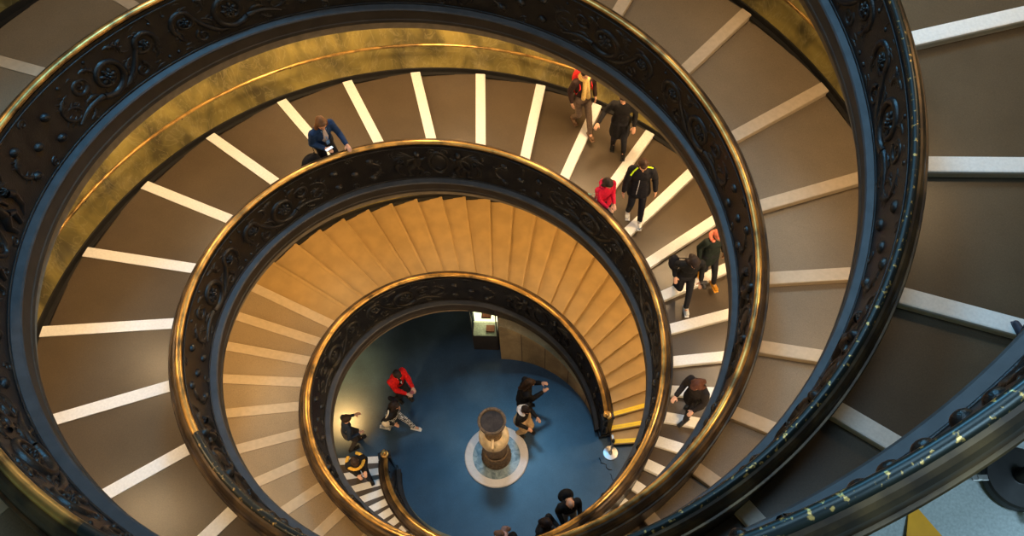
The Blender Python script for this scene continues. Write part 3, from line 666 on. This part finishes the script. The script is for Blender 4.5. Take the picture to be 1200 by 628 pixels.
    if style != 'bald' and not hat:
        hm = MB(); hm.ell(head-hd*0.018*s+hu*0.035*s, (0.106*s, 0.090*s, 0.105*s), HR, 18, 12)
        hm.ell(head+hd*0.055*s+hu*0.085*s, (0.045*s, 0.065*s, 0.03*s), HR)
        if style in ('long', 'bob'):
            L = 0.24 if style == 'long' else 0.13
            hm.cap(head-hd*0.06*s+hu*0.02*s, head-hd*0.075*s-hu*L*s, 0.075*s, 0.055*s)
            for g in (1, -1): hm.cap(head-hd*0.005*s+hs*g*0.075*s+hu*0.02*s, head-hd*0.01*s+hs*g*0.085*s-hu*L*s, 0.042*s, 0.036*s)
        if style == 'bun': hm.ell(head-hd*0.10*s+hu*0.06*s, (0.05*s, 0.05*s, 0.05*s), HR)
        baked(hm, 'hair', cloth(hairname, hair, 0.6), root, 0.011, 0.016, seed=seed)
    if style == 'bald':
        hm = MB(); hm.cap(head-hd*0.075*s-hs*0.05*s-hu*0.01*s, head-hd*0.075*s+hs*0.05*s-hu*0.01*s, 0.030*s); baked(hm, 'hair', cloth(hairname, hair, 0.6), root, 0.01, 0.004)
    if hat:
        hm = MB(); hm.ell(head-hd*0.01*s+hu*0.045*s, (0.110*s, 0.095*s, 0.10*s), HR, 18, 12); hm.cap(head+hs*0.0+hu*0.02*s-hd*0.02*s, head-hd*0.05*s-hu*0.03*s, 0.094*s, 0.08*s)
        baked(hm, 'hat', cloth(hat[0], hat[1]), root, 0.011, 0.004)
    if hood:
        hm = MB()
        for q in np.linspace(-2.1, 2.1, 13):
            c = neck+up*0.03*s+Matrix.Rotation(q, 3, up) @ (-fwd*0.105*s); hm.ell(c, (0.042*s, 0.042*s, 0.035*s), nu=10, nv=8)
        hm.ell(neck-fwd*0.11*s-up*0.02*s, (0.06*s, 0.10*s, 0.08*s)); baked(hm, 'hood', cloth(hood[0], hood[1]), root, 0.013, 0.005)
    if scarf:
        hm = MB()
        for q in np.linspace(-pi, pi, 15): hm.ell(neck+up*0.025*s+Matrix.Rotation(q, 3, up) @ (fwd*0.085*s), (0.04*s, 0.04*s, 0.035*s), nu=10, nv=8)
        if scarf[2] > 0:
            for g in (1, -1): hm.cap(neck+fwd*0.09*s+Y*g*0.03*s, neck+fwd*0.15*s+Y*g*0.05*s-up*scarf[2]*s, 0.035*s, 0.045*s)
        baked(hm, 'scarf', cloth(scarf[0], scarf[1]), root, 0.013, 0.006)
    if open_shirt:
        hm = MB(); hm.ell(hip+up*0.30*s+fwd*0.065*s, (0.075*s, 0.075*s, 0.25*s), Matrix.Rotation(lean, 3, 'Y')); baked(hm, 'shirt', cloth(open_shirt[0], open_shirt[1]), root, 0.013, 0.006)
    root['_'] = 0; del root['_']
    return dict(root=root, neck=neck, hip=hip, up=up, fwd=fwd, ends=ends, s=s, head=head, hd=hd, hs=hs, hu=hu, Y=Y, M=Matrix.Translation(loc) @ Matrix.Rotation(yaw, 4, 'Z'))
def part(P, mb, name, m, voxel=0.011, fold=0.0): return baked(mb, name, m, P['root'], voxel, fold)
def held(P, mb, name, m, label, cat, smooth=True, voxel=None):
    """an item carried by a person: a thing of its own"""
    if voxel: o = baked(mb, name, m, None, voxel, 0.004)
    else: o = mb.build(name, m, None, smooth)
    o.matrix_world = P['M']; tag(o, label, cat); return o
I = math.radians(31.5)                              # image right, as a world heading
def zA(x, y, a, b): return step_z('A', x, y, a, b)

# 1 woman at the rail
x, y = -3.93, 1.24
z = zA(x, y, 1.3, 1.9); yw = math.atan2(-y, -x)
P = person('woman in navy blazer with auburn bob leaning on the brass rail, reading her phone', (x-0.10, y+0.03, z), yw, 1.72, 0.28, (0.0, 0.12), (-0.12, -0.10),
           lh=(0.43, 0.22, 1.05), rh=(0.30, -0.12, 1.10), hp=0.12, hy=-0.15, top=(0.012, 0.035, 0.10), topname='navy_blazer', garment='blazer', hair=(0.15, 0.066, 0.024), hairname='auburn_hair', style='bob',
           open_shirt=('floral_grey_blouse', (0.48, 0.42, 0.42)), seed=2)
mb = MB(); mb.tube([P['neck']+P['fwd']*0.07+P['Y']*0.05, P['neck']+P['fwd']*0.15-P['up']*0.2, P['neck']+P['fwd']*0.165-P['up']*0.26], 0.007, 6); mb.tube([P['neck']+P['fwd']*0.07-P['Y']*0.05, P['neck']+P['fwd']*0.15-P['up']*0.2], 0.007, 6)
mb.box(P['neck']+P['fwd']*0.17-P['up']*0.30, (0.012, 0.06, 0.085)); mb.build('lanyard', cloth('blue_lanyard', (0.15, 0.3, 0.6)), P['root'])
wr = P['ends'][-1][1]; d = P['ends'][-1][2]
mb = MB(); mb.box(wr+d*0.10+Vector((0, 0, 0.03)), (0.075, 0.145, 0.01), Matrix.Rotation(-0.3, 3, 'Y'), bev=0.003)
ph = held(P, mb, 'phone', M['black'], 'white lit phone held by the woman in the navy blazer', 'phone', False)
mb = MB(); mb.box(wr+d*0.10+Vector((0, 0, 0.0365)), (0.062, 0.130, 0.003), Matrix.Rotation(-0.3, 3, 'Y')); mb.build('screen', M['screen'], ph)
mb = MB(); mb.ell((0.12, -0.36, 0.76), (0.12, 0.18, 0.17)); mb.ell((0.12, -0.40, 0.66), (0.13, 0.20, 0.14)); mb.tube([(0.1, -0.25, 0.88), (0.05, -0.22, 1.1), (0.0, -0.17, 1.32)], 0.012, 6)
held(P, mb, 'shoulder_bag', cloth('black_bag', (0.012, 0.011, 0.013)), 'bulky black shoulder bag at the hip of the woman in the navy blazer', 'bag', voxel=0.014)

# 2 walker with red backpack
x, y = -1.12, 5.30; z = zA(x, y, 1.1, 1.6)
P = person('walker in dark jacket with open beige scarf and a red backpack, by the marble wall', (x, y, z), I-pi/2+0.35, 1.72, 0.06, (0.30, 0.08), (-0.18, -0.08, 0.04), hp=0.1,
           top=(0.035, 0.018, 0.015), topname='dark_maroon_jacket', legs=(0.16, 0.11, 0.075), legname='brown_jeans', shoe=(0.15, 0.08, 0.04), shoename='brown_boots', scarf=('beige_scarf', (0.62, 0.42, 0.14), 0.42), open_shirt=('cream_shirt', (0.75, 0.66, 0.5)), seed=5)
mb = MB(); mb.ell(P['hip']+P['up']*0.34-P['fwd']*0.19, (0.11, 0.16, 0.23)); 
for g in (1, -1): mb.tube([P['neck']-P['fwd']*0.12+P['Y']*g*0.10-P['up']*0.05, P['neck']+P['Y']*g*0.11+P['up']*0.02, P['neck']+P['fwd']*0.125+P['Y']*g*0.12-P['up']*0.15, P['hip']+P['up']*0.18+P['fwd']*0.06+P['Y']*g*0.17, P['hip']+P['up']*0.15-P['fwd']*0.12+P['Y']*g*0.16], 0.016, 6)
held(P, mb, 'backpack', cloth('red_backpack', (0.55, 0.02, 0.02)), 'red backpack with red straps worn by the walker in the beige scarf', 'backpack', voxel=0.011)

# 3 black coat
x, y = -0.26, 5.30; z = zA(x, y, 1.1, 1.6)
P = person('person in long black coat with one hand held out, walking along the marble wall', (x, y, z), I-pi/2-0.15, 1.70, 0.05, (0.12, 0.13), (-0.08, -0.10), lh=(0.16, 0.26, 0.95), rh=(0.22, -0.42, 1.02), hp=0.15,
           top=(0.012, 0.011, 0.012), topname='black_coat', garment='coat', coat=0.36, hair=(0.02, 0.012, 0.01), hairname='black_hair', seed=7)

# 4 red jacket woman
x, y = 0.24, 3.68; z = zA(x, y, 1.1, 1.6)
P = person('short person in bright red jacket with dark hair beside the inner rail', (x, y, z), I-pi/2+0.5, 1.52, 0.10, (0.14, 0.09), (-0.12, -0.09, 0.03), lh=(0.30, 0.04, 0.98), rh=(0.28, -0.08, 0.92), hp=0.45,
           top=(0.62, 0.012, 0.045), topname='red_jacket', hair=(0.045, 0.022, 0.012), hood=('red_hood', (0.55, 0.012, 0.05)), style='bob', coat=0.10, seed=9)
mb = MB(); mb.box((0.02, -0.30, 0.86), (0.34, 0.12, 0.30), Matrix.Rotation(0.2, 3, 'Y'), bev=0.03); mb.tube([(0.16, -0.27, 1.0), (0.08, -0.2, 1.22), (-0.1, -0.27, 1.0)], 0.010, 6)
held(P, mb, 'tote_bag', cloth('mint_bag', (0.28, 0.68, 0.55)), 'mint green bag at the side of the short person in the red jacket', 'bag', voxel=0.012)

# 5 man with lime trim
x, y = 0.70, 4.24; z = zA(x, y, 1.0, 1.6)
P = person('man in black jacket with lime trim and white sneakers walking down beside the red jacket', (x, y, z), I-pi/2-0.1, 1.76, 0.05, (0.24, 0.10), (0.02, -0.13), lh=(0.10, 0.30, 0.92), rh=(0.14, -0.28, 0.90), hp=0.35,
           top=(0.014, 0.013, 0.016), topname='black_sport_jacket', shoe=(0.72, 0.70, 0.66), shoename='white_sneakers', hair=(0.045, 0.02, 0.01), hairname='brown_hair', coat=0.16, build=1.12, seed=12)
mb = MB()
mb.tube([P['neck']+P['Y']*0.06+P['up']*0.03, P['neck']+P['Y']*0.15+P['up']*0.022, P['neck']+P['Y']*0.21-P['up']*0.01], 0.016, 6)
mb.build('lime_trim', cloth('lime_trim', (0.62, 0.85, 0.02)), P['root']); mb = MB()
mb.tube([P['neck']-P['Y']*0.08+P['up']*0.03+P['fwd']*0.02, P['neck']-P['Y']*0.15+P['fwd']*0.07-P['up']*0.02, P['neck']-P['Y']*0.20+P['fwd']*0.12-P['up']*0.09], 0.016, 6)
mb.build('lime_trim', cloth('lime_trim', (0.62, 0.85, 0.02)), P['root'])
mb = MB(); mb.tube([P['neck']-P['Y']*0.02+P['fwd']*0.12-P['up']*0.1, P['hip']+P['up']*0.2-P['Y']*0.03+P['fwd']*0.155, P['hip']-P['up']*0.12-P['Y']*0.05+P['fwd']*0.17], 0.006, 6)
mb.build('zip', cloth('white_zip', (0.7, 0.7, 0.7)), P['root'])

# 6 black outfit with camera
x, y = 2.22, 3.30; z = zA(x, y, 0.7, 1.5)
P = person('person all in black with white sneaker stepping over a white nosing, camera at the hip', (x, y, z), I-pi/2+0.05, 1.70, 0.16, (0.28, 0.06), (-0.20, -0.08, 0.05), lh=(0.22, 0.20, 1.0), rh=(0.10, -0.25, 1.0), hp=0.5,
           top=(0.010, 0.010, 0.011), topname='black_sweater', shoe=(0.75, 0.74, 0.72), shoename='white_sneakers', hair=(0.018, 0.012, 0.010), hairname='black_hair', style='long', seed=15)
mb = MB(); mb.ell((-0.10, -0.26, 1.15), (0.13, 0.10, 0.19)); mb.tube([(-0.1, -0.2, 1.3), (0.02, -0.05, 1.47), (0.08, 0.1, 1.4)], 0.012, 6)
held(P, mb, 'shoulder_bag', cloth('black_bag', (0.012, 0.011, 0.013)), 'rounded black bag slung on the back of the person stepping in black', 'bag', voxel=0.012)
mb = MB(); mb.box((0.27, 0.24, 0.98), (0.07, 0.13, 0.09), bev=0.012); mb.lathe([(0.035, 0), (0.038, 0.07), (0.03, 0.08)], (0, 0, 0), 16)
mb.V = mb.V[:-48]+[(0.30+v[2], 0.24+v[1], 0.98+v[0]) for v in mb.V[-48:]]
held(P, mb, 'camera_body', M['steel_dark'], 'small dark camera hanging beside the person all in black', 'camera', False)

# 7 salmon hood
x, y = 2.40, 3.86; z = zA(x, y, 0.7, 1.5)
P = person('person in dark green coat with salmon hood and orange boots, close behind the parapet', (x, y, z), I-pi/2+0.3, 1.66, 0.06, (0.26, 0.10), (-0.10, -0.08, 0.03), hp=0.2, top=(0.015, 0.022, 0.018), topname='dark_green_coat', garment='coat', coat=0.25,
           shoe=(0.65, 0.28, 0.02), shoename='orange_boots', hat=('salmon_hood', (0.72, 0.20, 0.13)), hood=('salmon_hood', (0.72, 0.20, 0.13)), seed=17)

# 8 black coat right
x, y = 3.36, 1.52; z = zA(x, y, 0.6, 1.2)
P = person('person in black coat with reddish brown hair, hand forward, alone on the right white nosings', (x, y, z), I-pi/2-0.9, 1.68, 0.20, (0.20, 0.08), (-0.12, -0.08), lh=(0.30, 0.20, 0.95), rh=(0.36, -0.18, 1.02), hp=0.4, top=(0.014, 0.011, 0.011), topname='black_wool_coat', garment='coat', coat=0.3,
           hair=(0.075, 0.025, 0.014), hairname='reddish_brown_hair', style='long', build=1.12, seed=19)
mb = MB(); mb.tube([(0.10+0.09*math.cos(q)*0.5, 0.12, 0.80+0.16*math.sin(q)) for q in np.linspace(0, 2*pi, 16)], 0.012, 6); mb.ell((0.10, 0.14, 0.62), (0.12, 0.05, 0.12))
held(P, mb, 'handbag', cloth('black_leather', (0.012, 0.010, 0.010), 0.4), 'black handbag with looped handle carried by the reddish haired person', 'bag', voxel=0.01)

# 9 red jacket on the floor
x, y = -2.62, -0.05
P = person('person in red jacket over black top with phone on the hall floor', (x, y, FL), I-0.75, 1.74, 0.10, (0.05, 0.10), (-0.08, -0.10), lh=(0.42, 0.10, 1.20), rh=(0.42, -0.10, 1.18), hp=0.45,
           top=(0.62, 0.012, 0.010), topname='scarlet_jacket', open_shirt=('black_top', (0.012, 0.012, 0.014)), hair=(0.04, 0.02, 0.012), build=1.05, seed=21)
mb = MB(); mb.box((0.52, 0.0, 1.24), (0.13, 0.075, 0.01), Matrix.Rotation(-0.5, 3, 'Y'), bev=0.003)
ph = held(P, mb, 'phone', M['chrome'], 'pale phone held by the person in the scarlet jacket on the hall floor', 'phone', False)
mb = MB(); mb.tube([P['neck']+P['fwd']*0.08+P['Y']*0.04, P['neck']+P['fwd']*0.16-P['up']*0.24], 0.007, 6); mb.tube([P['neck']+P['fwd']*0.08-P['Y']*0.04, P['neck']+P['fwd']*0.16-P['up']*0.24], 0.007, 6)
mb.build('lanyard', cloth('white_cord', (0.6, 0.6, 0.65)), P['root'])

# 10 striding in patterned trousers
x, y = -2.32, -0.72
P = person('person in black with cream fur bag striding in black and white patterned trousers', (x, y, FL), I-0.25, 1.66, 0.22, (0.42, 0.08), (-0.30, -0.08, 0.06), hp=0.1, top=(0.013, 0.012, 0.013), topname='black_cardigan', legs=(0.35, 0.35, 0.34), legname='black_white_pattern',
           shoe=(0.8, 0.78, 0.74), shoename='white_shoes', hair=(0.02, 0.013, 0.01), hairname='black_hair', style='bob', lh=(0.05, 0.22, 0.95), rh=(0.14, -0.24, 1.0), seed=23)
chk = M['c_black_white_pattern']; nt = chk.node_tree; c = nt.nodes.new('ShaderNodeTexChecker'); c.inputs['Scale'].default_value = 26; c.inputs[1].default_value = (0.75, 0.74, 0.7, 1); c.inputs[2].default_value = (0.015, 0.015, 0.016, 1)
tcn = [n for n in nt.nodes if n.type == 'TEX_COORD'][0]; nt.links.new(tcn.outputs['Object'], c.inputs['Vector']); nt.links.new(c.outputs['Color'], nt.nodes['Principled BSDF'].inputs['Base Color'])
mb = MB(); mb.ell((-0.02, -0.27, 1.05), (0.10, 0.07, 0.16)); mb.tube([(-0.02, -0.27, 1.2), (0.06, -0.17, 1.42), (0.05, -0.1, 1.45)], 0.02, 6)
held(P, mb, 'fur_bag', cloth('cream_fur', (0.78, 0.66, 0.48)), 'cream furry bag on the shoulder of the person in patterned trousers', 'bag', voxel=0.012)

# 11 figure half hidden at far left of the hall
x, y = -2.92, -1.55
P = person('thin person in grey trousers in the warm light beyond the left parapet of the hall', (x, y, FL), I+0.5, 1.66, 0.12, (0.14, 0.08), (-0.10, -0.08), lh=(0.28, 0.20, 1.1), rh=(0.20, -0.2, 1.0), hp=0.3, top=(0.02, 0.03, 0.05), topname='navy_jumper', legs=(0.07, 0.06, 0.055), legname='grey_trousers',
           hair=(0.03, 0.02, 0.015), build=0.85, seed=25)

# 12 on the lower white steps
x, y = -2.22, -2.05; z = max(FL, step_z('A', x, y, -0.05, 0.4))
P = person('person in black with mustard scarf over the shoulders climbing the lowest white nosed steps', (x, y, z), I-pi/2+0.5, 1.62, 0.16, (0.16, 0.09, 0.13), (-0.10, -0.09), lh=(0.25, 0.10, 1.0), rh=(0.25, -0.10, 1.0), hp=0.5, top=(0.016, 0.014, 0.013), topname='black_jumper',
           hair=(0.035, 0.018, 0.010), hairname='dark_hair', style='bun', seed=27)
mb = MB()
for q in np.linspace(-2.5, 2.5, 19): mb.ell(P['neck']-P['up']*0.06+Matrix.Rotation(q, 3, P['up']) @ (P['fwd']*-0.0+P['fwd']*0.17)*1.0, (0.035, 0.045, 0.035), nu=10, nv=8)
part(P, mb, 'scarf', cloth('mustard_scarf', (0.70, 0.38, 0.05)), 0.012, 0.004)

# 13, 14 next to the vase
x, y = -0.02, 1.14
P = person('person in black coat standing behind the stone vase, hands reaching right', (x, y, FL), I+0.15, 1.76, 0.12, (0.08, 0.10), (-0.06, -0.10), lh=(0.40, 0.12, 1.25), rh=(0.40, -0.08, 1.20), hp=0.45, top=(0.010, 0.009, 0.010), topname='black_coat', garment='coat', coat=0.3, hair=(0.035, 0.014, 0.01), hairname='dark_hair', style='long', build=1.1, seed=29)
x, y = 0.20, 0.70
P = person('person with black hair, white hood and beige trousers right beside the stone vase', (x, y, FL), I-0.6, 1.66, 0.10, (0.10, 0.10), (-0.04, -0.10), lh=(0.28, 0.14, 1.05), rh=(0.24, -0.16, 0.95), hp=0.35, top=(0.015, 0.014, 0.015), topname='black_jumper', legs=(0.62, 0.42, 0.22), legname='beige_trousers',
           hair=(0.012, 0.010, 0.010), hairname='black_hair', hood=('white_hood', (0.75, 0.72, 0.72)), wide=1.25, seed=31)

# 15 bald man
x, y = 2.05, -0.52
P = person('bald man in black jacket with black backpack standing on the blue floor', (x, y, FL), I-pi/2+0.3, 1.76, 0.04, (0.10, 0.10), (-0.06, -0.10), lh=(0.24, 0.18, 1.0), rh=(0.24, -0.20, 1.0), hp=0.25, top=(0.012, 0.012, 0.013), topname='black_jacket', legs=(0.20, 0.22, 0.26), legname='grey_jeans', style='bald', hair=(0.25, 0.15, 0.09), hairname='thin_hair', build=1.08, seed=33)
mb = MB(); mb.ell(P['hip']+P['up']*0.36-P['fwd']*0.20, (0.13, 0.17, 0.24)); mb.ell(P['hip']+P['up']*0.24-P['fwd']*0.25, (0.09, 0.14, 0.13))
for g in (1, -1): mb.tube([P['neck']-P['fwd']*0.12+P['Y']*g*0.10-P['up']*0.05, P['neck']+P['Y']*g*0.11+P['up']*0.02, P['neck']+P['fwd']*0.14+P['Y']*g*0.12-P['up']*0.15, P['hip']+P['up']*0.15-P['fwd']*0.10+P['Y']*g*0.16], 0.015, 6)
held(P, mb, 'backpack', cloth('black_backpack', (0.010, 0.010, 0.011)), 'big black backpack worn by the bald man on the blue floor', 'backpack', voxel=0.012)
mb = MB(); mb.box((0.16, -0.42, 0.85), (0.24, 0.10, 0.30), bev=0.035); mb.tube([(0.2, -0.4, 1.0), (0.22, -0.32, 1.06), (0.12, -0.4, 1.0)], 0.008, 6)
held(P, mb, 'carrier_bag', cloth('grey_bag', (0.28, 0.30, 0.34)), 'grey bag held at the side of the bald man', 'bag', voxel=0.012)

# 16, 17 at the bottom edge
x, y = 1.80, -1.12
P = person('person with dark hair and raised bare hand, half hidden by brass rail at the bottom', (x, y, FL), I-0.5, 1.66, 0.08, (0.10, 0.10), (-0.06, -0.10), lh=(0.30, 0.10, 1.25), rh=(0.24, -0.20, 1.05), hp=0.3, top=(0.02, 0.018, 0.02), topname='black_jumper', hair=(0.02, 0.012, 0.01), hairname='black_hair', style='long', seed=35)
x, y = 1.28, -1.75
P = person('person with light brown hair and rosy scarf at the bottom edge of the blue floor', (x, y, FL), I+pi-0.2, 1.60, 0.1, (0.10, 0.10), (-0.06, -0.10), hp=0.3, top=(0.25, 0.16, 0.14), topname='mauve_jacket', hair=(0.16, 0.08, 0.05), hairname='light_brown_hair', scarf=('rosy_scarf', (0.55, 0.3, 0.26), 0), lh=(0.2, 0.22, 1.0), seed=37)
mb = MB(); mb.ell(P['hip']+P['up']*0.36-P['fwd']*0.19, (0.11, 0.16, 0.22)); mb.tube([P['hip']+P['up']*0.56-P['fwd']*0.15+P['Y']*0.03*math.sin(q)*1.6+P['up']*0.045*(1-math.cos(q)) for q in np.linspace(-2.6, 2.6, 12)], 0.009, 6)
held(P, mb, 'backpack', cloth('black_backpack', (0.010, 0.010, 0.011)), 'black backpack with loop handle worn by the person in the rosy scarf', 'backpack', voxel=0.011)

# 18 cream coat between the rails
x, y = 2.92, -1.40; z = zA(x, y, 0.3, 0.9)
P = person('person in cream hooded coat with teal lining, glimpsed on the steps between two brass rails', (x, y, z), I+0.9, 1.52, 0.2, (0.14, 0.09), (-0.10, -0.09, -0.0), hp=0.4, top=(0.03, 0.03, 0.035), topname='black_jacket', hat=('cream_hood', (0.78, 0.72, 0.58)), scarf=('teal_scarf', (0.16, 0.50, 0.42), 0), seed=41)

# 19 at the right edge
x, y = 6.22, 1.42; z = zA(x, y, 2.6, 3.05)
P = person('person in dark clothes with dark shoe, cut by the right edge beside a white nosing', (x+0.10, y-0.10, z), I+pi/2+0.2, 1.70, 0.05, (0.10, 0.10), (-0.12, -0.10), hp=0.2, top=(0.02, 0.018, 0.02), topname='black_jacket', shoe=(0.05, 0.05, 0.07), shoename='dark_trainers', seed=43)
